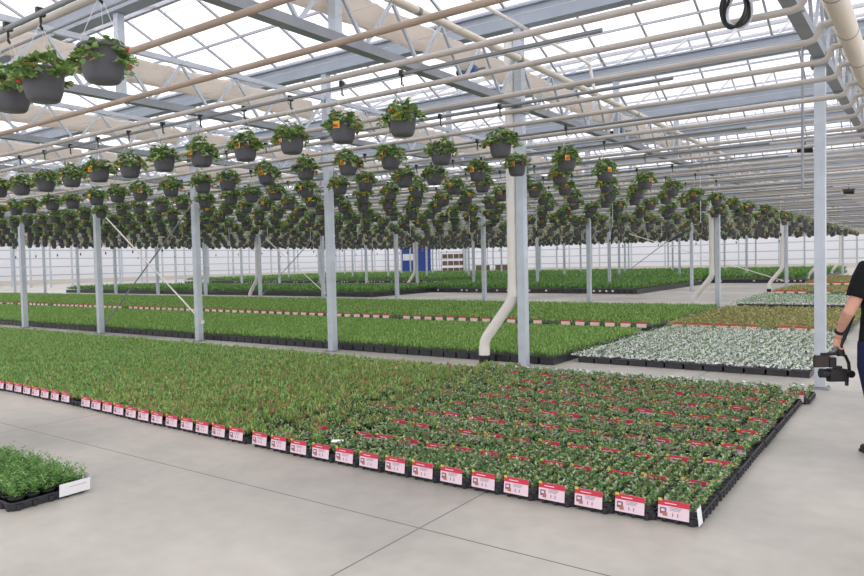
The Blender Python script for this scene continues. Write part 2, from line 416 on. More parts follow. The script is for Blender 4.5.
# coil of black hose hanging from a pipe near the top right
root = empty('hose_coil', (-1.13, 5.4, 3.5))
tag(root, 'black and grey coil of hose hanging from a pipe at the top right', 'hose coil')
b = MB(); B2 = MB()
for q in range(4):
    P = [(.055 * math.cos(t) * 1.5 + .012 * q - .02, .03 * math.sin(t * 2 + q) + .01 * q, -.02 + .125 * (math.sin(t) - 1)) for t in np.linspace(0, 2 * PI, 26)]
    (b if q < 3 else B2).tube(P, .011, 8, 0, False)
b.build('black_hose', M_BLACK, root); B2.build('grey_hose', M_STEEL, root)
b = MB(); b.box((0, .01, -.01), (.03, .05, .06)); b.tube([(0, .0, .01), (0, 0, .345)], .004, 6); b.tube([(0, -.018, .35), (0, 0, .376), (0, .018, .35)], .004, 6); b.build('clip', M_STEELD, root)
# dark fans
for (x, y, z, lab) in [(-1.75, 13.6, 3.4, 'small dark fan hanging among pipes just left of the right-hand post'), (-1.7, 21.0, 3.18, 'small dark fan hanging right of the right-hand post')]:
    root = empty('circulation_fan', (x, y, z)); tag(root, lab, 'fan')
    b = MB(); b.tube([(-.12, 0, 0), (.12, 0, 0)], [.05, .07], 14); b.build('housing', M_BLACK, root)
    b = MB(); b.box((0, 0, .06), (.3, .05, .02)); b.tube([(0, 0, .05), (0, 0, .2)], .01, 6); b.build('bracket', M_BLACK, root)

# X braces
def brace(a, b, lab, m, r=.018):
    q = MB(); q.tube([a, b], r, 8)
    q.box(a, (.08, .03, .08)); q.box(b, (.08, .03, .08))
    tag(q.build('brace_rod', m), lab, 'brace', 'crossed brace rods')
yb = PY0 - .1
brace((px(3) + .1, PY0 + .02, .42), (px(4) + .05, PY0 + .02, 3.1), 'white brace rod sloping down right between two front posts at left', M_PVC, .017)
brace((px(4) + .1, PY0 + .1, .3), (px(3) - .05, PY0 + .1, 3.1), 'dull grey brace rod rising to the right between the front posts', M_STEELD, .017)
brace((px(5) + .1, py(1), .4), (px(6) + .05, py(1), 3.1), 'pale brace rod sloping down right between second-row posts near the centre', M_PVC)
brace((px(6) + .1, py(1) + .08, .35), (px(5) - .05, py(1) + .08, 3.1), 'grey brace rod rising right between second-row posts near the centre', M_STEELD)
brace((px(1) - .2, py(2), .5), (px(3) + .05, py(2), 3.1), 'pale brace rod sloping down right behind the second row, right of centre', M_PVC)
brace((px(3) + .1, py(2) + .08, .4), (px(2) - .05, py(2) + .08, 3.1), 'grey brace rod rising right behind the second row, right of centre', M_STEELD)

# white rainwater downspouts
def downspout(j, k, lab):
    x, y = px(k) - .155, py(j) - .02
    root = empty('downspout', (x, y, 0)); tag(root, lab, 'downspout', 'white downspouts')
    b = MB()
    b.tube([(0, 0, 4.95), (0, 0, 1.12), (-.02, 0, 1.02), (-.07, 0, .93), (-.47, 0, .43), (-.52, 0, .34), (-.53, 0, .24), (-.53, 0, .11)], .08, 16)
    b.build('pipe', M_PVC, root)
    b = MB(); b.tube([(0, 0, 1.05), (0, 0, 1.2)], .087, 16); b.build('joint_sleeve', M_PVC, root)
    b = MB(); b.tube([(-.53, 0, .12), (-.53, 0, .26)], .087, 16); b.build('joint_sleeve', M_PVC, root)
    b = MB(); b.tube([(-.53, 0, 0), (-.53, 0, .13)], .09, 16); b.build('floor_coupling', M_BLACK, root)
downspout(0, 1, 'fat white downspout with an elbow to the floor at the central front post')
downspout(1, 1, 'white downspout with elbow, right of centre in the second row of posts')
downspout(2, 1, 'white downspout with elbow in the third row, left of the right-hand post')
downspout(3, 1, 'white downspout in the fourth row, partly behind the right-hand post')
downspout(4, 1, 'small far downspout just right of the right-hand post')
downspout(1, 6, 'white downspout with elbow, left part of the second row of posts')
downspout(2, 6, 'white downspout standing in front of the blue container')
downspout(2, 11, 'pale downspout far away at the left before the white wall')

# hanging sprinkler droppers
sp_t = MB(); sp_t.tube([(0, 0, 0), (0, 0, -1.55)], .006, 6, 0, False); sp_td = sp_t.data('drop_tube', M_WIRE)
sp_n = MB(); sp_n.lathe([(.0, -1.66), (.02, -1.65), (.026, -1.6), (.02, -1.55), (.008, -1.54)], 10); sp_nd = sp_n.data('nozzle', M_BLACK)
n_s = 0
for yi, y in enumerate((15.6, 25.5, 37.5)):
    for k in range(20):
        x = -4.0 - 1.95 * k * (1 if yi == 0 else 1.0)
        if not inview(x, y, 2.2, 0): continue
        n_s += 1
        root = empty('hanging_sprinkler', (x, y, 3.86)); link('drop_tube', sp_td, root); link('nozzle', sp_nd, root)
        tag(root, 'thin hanging sprinkler tube with dark nozzle, %s from the right in the %s line' % (ordinal(k + 1), ordinal(yi + 1)), 'sprinkler', 'hanging sprinklers')

# ------------------------------------------------------------------ hanging strawberry baskets
POT_Z = 2.70
pot = MB(); pot.lathe([(0, 0), (.08, 0), (.092, .012), (.105, .05), (.114, .11), (.118, .172), (.126, .174), (.127, .19), (.12, .192), (.113, .165)], 24)
pot.lathe([(.113, .165), (.0, .17)], 24, 1)
pot_d = pot.data('pot', [M_POT, M_SOIL])
def straw_foliage(n, seed):
    az = RNG.uniform(0, 2 * PI, n); rr = .125 * np.sqrt(RNG.uniform(0, 1.6, n)) ; over = np.clip(rr / .125, 0, 1.2)
    z = .18 + .11 * (1 - over ** 2) * RNG.uniform(.2, 1.1, n) + RNG.uniform(0, .03, n) - np.where(over > .98, RNG.uniform(0, .05, n), 0)
    cs = np.stack([rr * np.cos(az), rr * np.sin(az), z], 1)
    Q = []; MI = []
    for t in (-1, 0, 1):
        a2 = az + t * 1.0 + RNG.normal(0, .3, n); el = RNG.uniform(-.5, .5, n)
        d = np.stack([np.cos(a2) * np.cos(el), np.sin(a2) * np.cos(el), np.sin(el)], 1)
        Q.append(leaves(cs, d, .056 * RNG.uniform(.8, 1.3, n), .052 * RNG.uniform(.8, 1.2, n))); MI.append(RNG.choice(4, n, p=[.34, .40, .20, .06]))
    # trailing runners on one or two sides
    for s in range(4):
        a0 = RNG.uniform(0, 2 * PI); m = 14; t = RNG.uniform(0, 1, m)
        c = np.stack([(.1 + .105 * t) * np.cos(a0 + RNG.normal(0, .2, m)), (.1 + .09 * t) * np.sin(a0 + RNG.normal(0, .2, m)), .2 - .1 * t ** 2 + RNG.normal(0, .015, m)], 1)
        d = np.stack([RNG.normal(0, 1, m), RNG.normal(0, 1, m), RNG.normal(-.2, .4, m)], 1)
        Q.append(leaves(c, d, .05, .045)); MI.append(RNG.choice(4, m, p=[.4, .4, .15, .05]))
    return quads_mesh('foliage', np.concatenate(Q), np.concatenate(MI), G_STRAW)
fol_d = [straw_foliage(62, i) for i in range(7)]
hg = MB()
for a in (.3, .3 + 2 * PI / 3, .3 + 4 * PI / 3):
    hg.tube([(.124 * math.cos(a), .124 * math.sin(a), .18), (.004 * math.cos(a), .004 * math.sin(a), .47)], .0017, 5, 0, False)
hg_d = hg.data('hanger_wires', M_WIRE)
hk = MB(); hk.box((0, 0, .535), (.03, .05, .05)); hk.tube([(0, 0, .44), (0, 0, .52)], .008, 6); hk.tube([(0, 0, .44), (.014, 0, .425), (.02, 0, .44)], .005, 6)
hk_d = hk.data('rail_hook', M_BLACK)
tg = MB(); ta = math.radians(-64)     # faces the camera side
def tagmesh(az, w_=.062, h_=.066):
    t = MB(); n = Vector((math.cos(az), math.sin(az), 0)); s = Vector((-n.y, n.x, 0)); c = n * .152 + Vector((0, 0, .142))
    def card(u0_, u1_, z0_, z1_, off, mi):
        P = [c + s * u + Vector((0, 0, z)) + n * o2 for o2 in (off, off + .0012) for u, z in ((u0_, z0_), (u1_, z0_), (u1_, z1_), (u0_, z1_))]
        t.add(P, [(0, 1, 2, 3), (4, 7, 6, 5), (0, 4, 5, 1), (1, 5, 6, 2), (2, 6, 7, 3), (3, 7, 4, 0)], mi)
    card(-w_ / 2, w_ / 2, -h_ / 2, h_ / 2, 0, 0); card(-w_ * .36, w_ * .36, -h_ * .42, .004, .0015, 1); card(-w_ * .2, w_ * .14, -h_ * .3, -.004, .003, 2)
    return t.data('plant_tag', [M_YEL, M_ORNG, M_RED])
tag_d = [tagmesh(math.radians(a)) for a in (-82, -68, -96, -50)]
def berrymesh(n):
    b = MB()
    for _ in range(n):
        a = random.uniform(0, 2 * PI) if random.random() < .4 else random.uniform(-2.2, -.6)
        r = .132 + random.uniform(0, .012); z = random.uniform(.09, .2)
        p = Vector((r * math.cos(a), r * math.sin(a), z)); k = random.uniform(.8, 1.15)
        b.lathe([(0.0, -.017 * k), (.007 * k, -.012 * k), (.0125 * k, .0), (.0115 * k, .009 * k), (0, .012 * k)], 9, 0, p)
    return b.data('strawberries', M_BERRY)
ber_d = [berrymesh(n) for n in (3, 4, 5, 6)]
# positions
spots = []
for i, y in enumerate(rows):
    if i == 0: xs = [-3.7, -4.38, -4.80, -5.45, -6.1]
    else:
        xs = [-3.7 + (random.uniform(-.12, .02) if i > 3 else 0)]; base = .69 if i == 1 else random.uniform(.63, .72)
        while xs[-1] > -36: xs.append(xs[-1] - base + (0 if i == 1 else random.uniform(-.04, .04)))
    for q, x in enumerate(xs):
        if i > 1 and q > 0: x += random.uniform(-.07, .07)
        yy = y + random.uniform(-.015, .015)
        if inview(x, yy, POT_Z + .1, 25): spots.append((dist(x, yy, POT_Z), i, q, x, yy))
spots.sort()
NEAR, IND = 110, 300
TAGS = {(1, 0): 0, (1, 1): 0, (1, 2): None, (1, 3): 0, (1, 4): 0, (1, 5): None, (2, 0): None, (2, 1): None, (0, 0): None, (0, 1): None, (0, 2): None}
far = []
for n, (d, i, q, x, y) in enumerate(spots):
    zj = random.uniform(-.012, .012) if i else -.075
    if n >= IND: far.append((x, y, POT_Z + zj)); continue
    root = empty('hanging_basket', (x, y, POT_Z + zj), random.uniform(-.25, .25))
    tv = TAGS.get((i, q), random.choice([None, None, 0, 1, 2, 3]))
    tag(root, '%sdark hanging basket of strawberries, %s from the right end of the %s row' % ('yellow-tagged ' if tv is not None else '', ordinal(q + 1), ordinal(i + 1)), 'hanging basket', 'hanging strawberry baskets')
    link('pot', pot_d, root)
    f = link('foliage', fol_d[(n * 3 + i) % 7], root, None, random.uniform(0, 6.28) if n > 3 else 0)
    if n == 0: f.scale = (.95, .95, .75)
    if tv is not None: link('plant_tag', tag_d[tv], root)
    if n < NEAR:
        link('hanger_wires', hg_d, root); link('rail_hook', hk_d, root)
        if random.random() < .75 or n < 4: link('strawberries', ber_d[n % 4], root)
# the rest of the baskets, too many and too small to tell apart
lp = MB(); lp.lathe([(0, 0), (.084, 0), (.107, .1), (.126, .18), (.115, .185), (0, .17)], 8)
lv = np.array([tuple(p) for p in lp.v]); lq = np.array([f for f in lp.f])
Q = []; MI = []
fw_ = []
for (x, y, z) in far:
    p = np.array([x, y, z]); pq = lv[lq] + p
    Q.append(pq); MI.append(np.zeros(len(pq), int))
    n = 44; az = RNG.uniform(0, 2 * PI, n); rr = .16 * np.sqrt(RNG.uniform(0, 1, n)); zz = .17 + .11 * (1 - (rr / .16) ** 2) + RNG.uniform(-.05, .03, n)
    c = np.stack([rr * np.cos(az), rr * np.sin(az), zz], 1) + p
    dd = RNG.normal(size=(n, 3)) * [1, 1, .5]
    Q.append(leaves(c, dd, .085, .07)); MI.append(RNG.choice([1, 2, 3, 4], n, p=[.4, .38, .14, .08]))
    m = 5; a = RNG.uniform(0, 2 * PI, m); c = np.stack([.135 * np.cos(a), .135 * np.sin(a), RNG.uniform(.06, .2, m)], 1) + p
    Q.append(leaves(c, RNG.normal(size=(m, 3)), .035, .035)); MI.append(RNG.choice([5, 6], m))
    if RNG.uniform() < .45:
        s = np.array([.82, .57, 0]) * .03; c = p + np.array([.05, -.125, .155]) * [RNG.choice([-1, 1]), 1, 1]
        u = np.array([0, 0, .033]); Q.append(np.array([[c - s - u, c + s - u, c + s + u, c - s + u]])); MI.append(np.array([7]))
    for a in (.5, 2.6, 4.7):
        e1 = p + np.array([.12 * math.cos(a), .12 * math.sin(a), .18]); e2 = p + np.array([0, 0, .52]); s = np.array([.82, .57, 0]) * .003
        Q.append(np.array([[e1 - s, e1 + s, e2 + s, e2 - s]])); MI.append(np.array([8]))
o = link('hanging_baskets', quads_mesh('hanging_baskets', np.concatenate(Q), np.concatenate(MI), [M_POT] + G_STRAW + [M_BERRY, M_BERRY2, M_YEL, M_WIRE]))
tag(o, 'mass of far hanging strawberry baskets filling the roof space to the back', 'hanging basket', None, 'stuff')

# ------------------------------------------------------------------ trays
TW, TL, TH = .246, .49, .062        # one tray
def tray_mb(W, L, Hh, nx, ny):
    b = MB(); t = .003
    def ring(w_, l_, z, r=.02):
        P = []
        for cx_, cy_, a0 in ((w_ / 2 - r, l_ / 2 - r, 0), (-w_ / 2 + r, l_ / 2 - r, PI / 2), (-w_ / 2 + r, -l_ / 2 + r, PI), (w_ / 2 - r, -l_ / 2 + r, 1.5 * PI)):
            for q in range(4): P.append((cx_ + r * math.cos(a0 + q * PI / 6), cy_ + r * math.sin(a0 + q * PI / 6), z))
        return P
    R = [ring(W - .03, L - .03, 0), ring(W - .016, L - .016, Hh * .55), ring(W - .012, L - .012, Hh - .012), ring(W, L, Hh - .01), ring(W, L, Hh), ring(W - .02, L - .02, Hh), ring(W - .036, L - .036, .006)]
    n = 16; v = [p for r_ in R for p in r_]; f = []
    for i in range(len(R) - 1):
        for k in range(n): f.append((i * n + k, i * n + (k + 1) % n, (i + 1) * n + (k + 1) % n, (i + 1) * n + k))
    b.add(v, f); b.add(R[0], [tuple(range(n))[::-1]]); b.add(R[-1], [tuple(range(n))])
    for k in range(ny):      # the cup shapes pressed into the side walls
        y = -L / 2 + L * (k + .5) / ny
        for s in (-1, 1): b.tube([(s * (W / 2 - .012), y, .002), (s * (W / 2 - .008), y, Hh - .014)], [.016, .02], 8)
    for k in range(nx):
        x = -W / 2 + W * (k + .5) / nx
        for s in (-1, 1): b.tube([(x, s * (L / 2 - .012), .002), (x, s * (L / 2 - .008), Hh - .014)], [.016, .02], 8)
    return b
tray_d = tray_mb(TW, TL, TH, 3, 6).data('tray', M_TRAY)
def label_mb():
    b = MB(); y = -TL / 2 - .012; x0, x1, z0, z1 = -TW / 2 + .012, TW / 2 - .05, .03, .138
    def card(a, c, zz0, zz1, off, mi):
        k = .12   # leans back a little
        P = [(x_, y + off + (z_ - z0) * k - (.0012 if o2 else 0), z_) for o2 in (0, 1) for x_, z_ in ((a, zz0), (c, zz0), (c, zz1), (a, zz1))]
        b.add(P, [(0, 3, 2, 1), (4, 5, 6, 7), (0, 1, 5, 4), (1, 2, 6, 5), (2, 3, 7, 6), (3, 0, 4, 7)], mi)
    card(x0, x1, z0, z1, 0, 0); card(x0, x1, z1 - .034, z1, -.0016, 1); card(x0 + .04, x0 + .11, z1 - .021, z1 - .016, -.003, 0)
    card(x0, x0 + .024, z1 - .008, z1 + .008, -.004, 2)
    card(x0 + .012, x0 + .05, z0 + .024, z0 + .062, -.0018, 3); card(x0 + .03, x0 + .056, z0 + .014, z0 + .034, -.003, 5)
    card(x0 + .02, x0 + .04, z0 + .04, z0 + .054, -.0032, 0)
    for q in (.085, .115): card(x0 + q, x0 + q + .006, z0 + .016, z0 + .036, -.0018, 4)
    for q in range(3): card(x0 + .07, x0 + .13 + .006 * q, z0 + .05 + .008 * q, z0 + .0525 + .008 * q, -.0018, 4)
    return b
LAB_M = [M_PINK, M_RED, mat('label_lime', srgb(206, 200, 70), .5), M_PURP, M_GREYINK, mat('label_picture_brown', srgb(178, 120, 96), .5)]
label_d = label_mb().data('label_card', LAB_M)
# front block of trays: columns from the right corner, rows from the front
BX0, BY0, PW, PL = -1.10, 4.15, .2535, .513
BOWX = [-30, -10.2, -8.33, -6.28, -5.16, -4.35, -3.55, -2.3, -1.58, -1.2, 0]; BOWY = [.1, .1, .06, -.05, -.07, -.1, -.1, -.06, -.02, .05, .05]
NR = 9; NC = 105
cells = []                           # plants: (dist, col, row, cx, cy, x, y)
trays = []
for c in range(NC):
    for r in range(NR):
        if c > 15 and r == NR - 1: continue
        x = BX0 - PW * (c + .5) - (.07 if c > 14 else 0); y = BY0 + PL * (r + .5) + float(np.interp(x, BOWX, BOWY))
        if c == 0 and r == NR - 1: x += .07
        x += random.uniform(-.003, .003); y += random.uniform(-.006, .006)
        trays.append((dist(x, y), c, r, x, y))
trays.sort()
fr = lambda r: 'front row' if r == 0 else ('last row' if r == NR - 1 else '%s row' % ordinal(r + 1))
far_t = []
NOLAB = {(27, 0)}
trays_front = [t for t in trays if t[2] == 0 and inview(t[3], t[4], .05, 5)]
rest = [t for t in trays if t[2] != 0 and inview(t[3], t[4], .05, 5)]
ind = trays_front + rest[:300 - len(trays_front)]
far_t = rest[300 - len(trays_front):] + [t for t in trays if not inview(t[3], t[4], .05, 5) and inview(t[3], t[4], .05, 150)]
for (d, c, r, x, y) in ind:
    root = empty('plant_tray', (x, y, 0))
    lb = (c, r) not in NOLAB and (r == 0 or c < 12)
    tag(root, 'black tray %s, %s from right corner, %s of nearest bed' % ('with red-topped label' if lb else 'of green plants', ordinal(c + 1), fr(r)), 'tray', 'labelled trays of the nearest bed')
    link('tray', tray_d, root)
    if (c, r) not in NOLAB:
        if r == 0 or c < 12 or random.random() < .22:
            l = link('label_card', label_d, root, (0 if r == 0 else random.uniform(-.012, .02), 0, 0 if r == 0 else random.uniform(-.014, .0)))
            l['label'] = 'pink card with red header'
def mb_arrays(b):
    """all faces as quads (n,4) with tris/ngons split crudely"""
    v = np.array([tuple(p) for p in b.v]); fs = []; mi = []
    for f, m_ in zip(b.f, b.mi):
        if len(f) == 4: fs.append(f); mi.append(m_)
        elif len(f) == 3: fs.append((f[0], f[1], f[2], f[2])); mi.append(m_)
        else:
            for q in range(1, len(f) - 2, 2): fs.append((f[0], f[q], f[q + 1], f[q + 2])); mi.append(m_)
    return v[np.array(fs)], np.array(mi)
def simple_tray(W, L, Hh):
    b = MB(); b.box((0, 0, Hh * .42), (W - .02, L - .02, Hh * .84)); b.box((0, 0, Hh * .92), (W, L, Hh * .16)); return mb_arrays(b)
def simple_label(W, L, mi0, z1=.14, w=.7, red=.034, bodyh=.1):
    y = -L / 2 - .008; x0 = -W / 2 + .012; x1 = x0 + W * w
    A = np.array([[[x0, y, z1 - bodyh], [x1, y, z1 - bodyh], [x1, y + .01, z1 - red], [x0, y + .01, z1 - red]], [[x0, y + .01, z1 - red], [x1, y + .01, z1 - red], [x1, y + .014, z1], [x0, y + .014, z1]]])
    return A, np.array([mi0, mi0 + 1])
tq, tm = simple_tray(TW, TL, TH); lq_, lm_ = simple_label(TW, TL, 1)
Q = []; MI = []
for (d, c, r, x, y) in far_t:
    p = np.array([x, y, 0]); Q.append(tq + p); MI.append(tm)
    if r == 0 or c < 12 or RNG.uniform() < .15: Q.append(lq_ + p - np.array([0, 0, 0 if r == 0 else .008])); MI.append(lm_)
o = link('plant_trays', quads_mesh('plant_trays', np.concatenate(Q), np.concatenate(MI), [M_TRAY, M_PINK, M_RED]))
tag(o, 'remaining black trays with red labels filling the nearest bed', 'tray', None, 'stuff')

# plants in the trays
ppot = MB(); ppot.lathe([(0, .0), (.026, 0), (.036, .055), (.038, .06), (.034, .058), (0, .052)], 12); ppot_d = ppot.data('cell_pot', [M_TRAY])
def bedding_quads(n=34, hh=.075):
    return rosette(n, .028, hh * .9, .026, .02, .8)
def bed_mi(n, kind=0):
    return RNG.choice(5, n, p=[.30, .34, .24, .06, .06])
bed_fd = [quads_mesh('foliage', bedding_quads(44) + np.array([0, 0, .055]), bed_mi(44), G_BED) for _ in range(8)]
allp = []
for (d, c, r, x, y) in trays:
    if not inview(x, y, .1, 60): continue
    for a in range(3):
        for b_ in range(6):
            X = x + (a - 1) * .08; Y = y - TL / 2 + .04 + b_ * .082
            allp.append((dist(X, Y, .1), c, r, a, b_, X, Y))
allp.sort()
cnt = 0
rest = []
for t in allp:
    d, c, r, a, b_, X, Y = t
    if cnt < 300 and inview(X, Y, .1, 0):
        cnt += 1
        root = empty('bedding_plant', (X, Y, .008), random.uniform(0, 6.28))
        tag(root, 'leafy seedling, %s file, %s from front, %s tray from right, %s' % (('left', 'middle', 'right')[a], ordinal(b_ + 1), ordinal(c + 1), fr(r)), 'plant', 'seedlings in the nearest trays')
        link('cell_pot', ppot_d, root); link('foliage', bed_fd[cnt % 8], root)
    else: rest.append(t)
# everything else of the nearest bed: green and lush to the left, mottled to the right, silvery in the last row
protoR = [bedding_quads(24) + np.array([0, 0, .064]) for _ in range(10)]
protoL = [np.concatenate([rosette(13, .042, .06, .036, .018, .8), tuft(12, .042, .1, .012)]) + np.array([0, 0, .064]) for _ in range(10)]
protoW = [rosette(18, .045, .07, .042, .034, 1.0) + np.array([0, 0, .064]) for _ in range(6)]
QR = []; MR = []; QL = []; ML = []; QW = []; MW = []
for (d, c, r, a, b_, X, Y) in rest:
    p = np.array([X, Y, 0]); lush = (-X + RNG.normal(0, .5)) > 4.9 + .35 * max(0, 0)
    if r == NR - 1 and b_ >= 4 and c < 15 and RNG.uniform() < .6:
        q = protoW[RNG.integers(6)]; QW.append(q * [RNG.choice([-1, 1]), 1, 1] + p); MW.append(RNG.choice(3, len(q), p=[.55, .25, .2])); continue
    if lush:
        q = protoL[RNG.integers(10)]; s = RNG.uniform(.95, 1.3)
        pr = min(.2, max(0.02, .2 - (-X - 5) * .03))
        QL.append(q * [RNG.choice([-1, 1]), RNG.choice([-1, 1]), s] + p); ML.append(RNG.choice(5, len(q), p=[.3, .36 - pr / 2, .2 - pr / 2, .14, pr]))
    else:
        q = protoR[RNG.integers(10)]; s = RNG.uniform(.8, 1.2)
        QR.append(q * [RNG.choice([-1, 1]), RNG.choice([-1, 1]), s] + p); MR.append(bed_mi(len(q)))
for nm, q, m_, ms, lab in (('bedding_plants', QR, MR, G_BED, 'mottled green seedlings carpeting the right part of the nearest bed'),
                           ('lush_plants', QL, ML, G_LUSH, 'taller bright green plants carpeting the left part of the nearest bed'),
                           ('silver_plants', QW, MW, G_WHITE, 'white and silver plants along the back edge of the nearest bed')):
    tag(link(nm, quads_mesh(nm, np.concatenate(q), np.concatenate(m_), ms)), lab, 'plant', None, 'stuff')

# stray white card on the far right corner tray, and loose cards
root = empty('price_card', (BX0 + .006, BY0 + .05, .02)); tag(root, 'blank white card clipped to the front right corner tray', 'card')
b = MB(); b.box((0, 0, .055), (.0015, .085, .1), 0, Matrix.Rotation(-.12, 3, 'Y')); b.build('card', M_WCARD, root)
b = MB(); b.box((-3.98, 4.2, .142), (.1, .03, .002), 0, Matrix.Rotation(.5, 3, 'Z') @ Matrix.Rotation(.6, 3, 'X'))
tag(b.build('plant_card', M_WCARD), 'loose white card lying on plants at the front edge of the nearest bed', 'card')

# ------------------------------------------------------------------ further beds
def bed(name, x0, x1, y0, y1, hp, mats, weights, proto, pitch, lab, lab_tray, tray_h=.06, labels=None, tw=.2535, tl=.503):
    """x0 < x1; trays along the front and sides (all of them), foliage carpet on top"""
    Q = []; MI = []
    nx = max(1, int((x1 - x0) / tw)); ny = max(1, int((y1 - y0) / tl))
    tq, tm = simple_tray(tw * .975, tl * .98, tray_h)
    for i in range(nx):
        for j in range(ny):
            p = np.array([x1 - tw * (i + .5), y0 + tl * (j + .5), 0])
            if not inview(p[0], p[1], .1, 60): continue
            Q.append(tq + p); MI.append(tm)
            if labels and j == 0:
                l, lm = simple_label(tw, tl, 1, **labels)
                if RNG.uniform() < (.93 if labels['red'] > .01 else .4): Q.append(l + p); MI.append(lm)
    tag(link(name + '_trays', quads_mesh(name + '_trays', np.concatenate(Q), np.concatenate(MI), [M_TRAY, mat('bed_label_pale', srgb(238, 210, 205), .5), mat('bed_label_red', srgb(200, 84, 74), .5), M_WCARD])), lab_tray, 'tray', None, 'stuff')
    Q = []; MI = []
    gx = np.arange(x1 - pitch / 2, x0, -pitch); gy = np.arange(y0 + pitch / 2, y0 + tl * ny, pitch)
    for X in gx:
        for Y in gy:
            if not inview(X, Y, .2, 40): continue
            q = proto[RNG.integers(len(proto))]; s = RNG.uniform(.88, 1.12); q, fm = q if isinstance(q, tuple) else (q, None)
            Q.append(q * [RNG.choice([-1, 1]), RNG.choice([-1, 1]), s] + np.array([X + RNG.normal(0, pitch * .1), Y + RNG.normal(0, pitch * .1), tray_h + .006]))
            MI.append(RNG.choice(len(mats), len(q), p=weights) if fm is None else fm)
    tag(link(name, quads_mesh(name, np.concatenate(Q), np.concatenate(MI), mats)), lab, 'plant', None, 'stuff')
tall = [tuft(16, .05, .13, .016, .3) for _ in range(10)]
tall2 = [tuft(11, .07, .14, .024, .35) for _ in range(10)]
def white_plant():
    a = rosette(12, .05, .02, .05, .05, 4.0); b = rosette(5, .026, .065, .034, .024, .9) + np.array([0, 0, .012])
    a[:, :, 2] = np.clip(a[:, :, 2], 0, .04); return np.concatenate([a, b]), np.concatenate([RNG.choice([0, 0, 0, 1], 12), RNG.choice([1, 2, 2], 5)])
white = [white_plant() for _ in range(10)]
olive = [rosette(11, .06, .08, .05, .035, 1.0) for _ in range(8)]
shrub = [np.concatenate([tuft(14, .12, .3, .045, .35), rosette(12, .14, .22, .09, .05, .8)]) for _ in range(8)]
bed('grassy_plants', -34, -4.62, 9.62, 13.95, .2, G_TALL, [.34, .42, .24], tall, .085, 'dense grassy green plants in the bed just behind the front posts', 'black trays under the grassy bed behind the front posts', .115)
bed('far_grassy_plants', -52, -4.9, 15.1, 21.4, .2, G_TALL, [.34, .42, .24], tall2, .13, 'dense green plants in the bed with the row of small salmon labels', 'trays with small salmon labels along the second green bed', .1, dict(z1=.19, bodyh=.12, red=.04, w=.62), .36)
bed('white_plants', -4.56, -1.24, 10.1, 15.3, .05, G_WHITE, [.5, .24, .26], white, .134, 'low white and silver plants right of the central post', 'black trays under the white plants', .085, None, .2675)
bed('olive_plants', -4.75, -1.3, 15.5, 21.6, .08, G_BROWN, [.42, .3, .28], olive, .12, 'olive brown plants with pink labels behind the white bed', 'trays with pink labels along the olive bed', .075, dict(z1=.17, bodyh=.12, red=.04, w=.75), .3)
bed('far_white_plants', -5.1, -1.4, 23.3, 29.2, .05, G_WHITE, [.45, .25, .3], [(p[0] * 1.3, p[1]) for p in white], .16, 'second strip of white plants farther back on the right', 'black trays under the far white strip', .08, None, .27)
bed('far_olive_plants', -5.2, -1.4, 30.6, 36.2, .08, G_BROWN, [.42, .3, .28], [p * 1.4 for p in olive], .17, 'far olive plants with red labels on the right', 'red labelled trays along the far olive bed', .075, dict(z1=.2, bodyh=.14, red=.06, w=.7), .4)
bed('distant_olive_plants', -5.2, -1.4, 39.5, 52, .08, G_BROWN, [.5, .3, .2], [p * 1.6 for p in olive], .22, 'most distant olive strip on the right before the back wall', 'labelled trays of the most distant olive strip', .075, dict(z1=.22, bodyh=.16, red=.07, w=.7), .5)
bed('shrubby_plants', -50, -21.6, 25.4, 31.5, .4, G_DARK, [.4, .4, .2], shrub, .26, 'taller dark green plants at left in front of the white wall', 'black pots under the left dark green bed', .2, None, .22, .3)
bed('dark_shrubby_plants', -24, -10.5, 30.4, 41.5, .4, G_DARK, [.4, .4, .2], shrub, .28, 'tall dark green plants across the middle beyond the pale floor strip', 'black pots with small cards under the middle dark green bed', .2, dict(z1=.17, bodyh=.08, red=.003, w=.35), .3, .3)
bed('distant_shrubby_plants', -62, -5.6, 43.6, 68, .4, G_DARK, [.36, .4, .24], [p * 1.35 for p in shrub], .42, 'dark green plants in the rearmost bed before the white back wall', 'black pots under the rearmost dark green bed', .2, dict(z1=.17, bodyh=.08, red=.003, w=.35), .3, .3)

# ------------------------------------------------------------------ trays on the aisle floor at the left
def floor_tray(x, y, lab, lab_side):
    W, L = .30, .53
    root = empty('herb_tray', (x, y, 0)); tag(root, lab, 'tray', 'herb trays on the aisle floor')
    tray_mb(W, L, .06, 3, 5).build('tray', M_TRAY, root)
    b = MB()
    if lab_side == 'corner':
        b.box((W / 2 + .017, L / 2 - .11, .062), (.002, .22, .09), 0, Matrix.Rotation(.1, 3, 'Y'))
        b.box((W / 2 - .03, L / 2 + .008, .08), (.09, .002, .1))
        b.box((W / 2 + .0195, L / 2 - .09, .075), (.002, .12, .003), 1, Matrix.Rotation(.1, 3, 'Y'))
    else:
        b.box((-.02, L / 2 + .008, .1), (.12, .002, .1), 0, Matrix.Rotation(.1, 3, 'X'))
    b.build('label_card', [M_WCARD, M_GREYINK], root)['label'] = 'white label card'
    return W, L
hpot = MB(); hpot.lathe([(0, 0), (.034, 0), (.046, .066), (.05, .068), (.05, .076), (.044, .07), (0, .062)], 14, 0); hpot_d = hpot.data('pot', [M_BLACK])
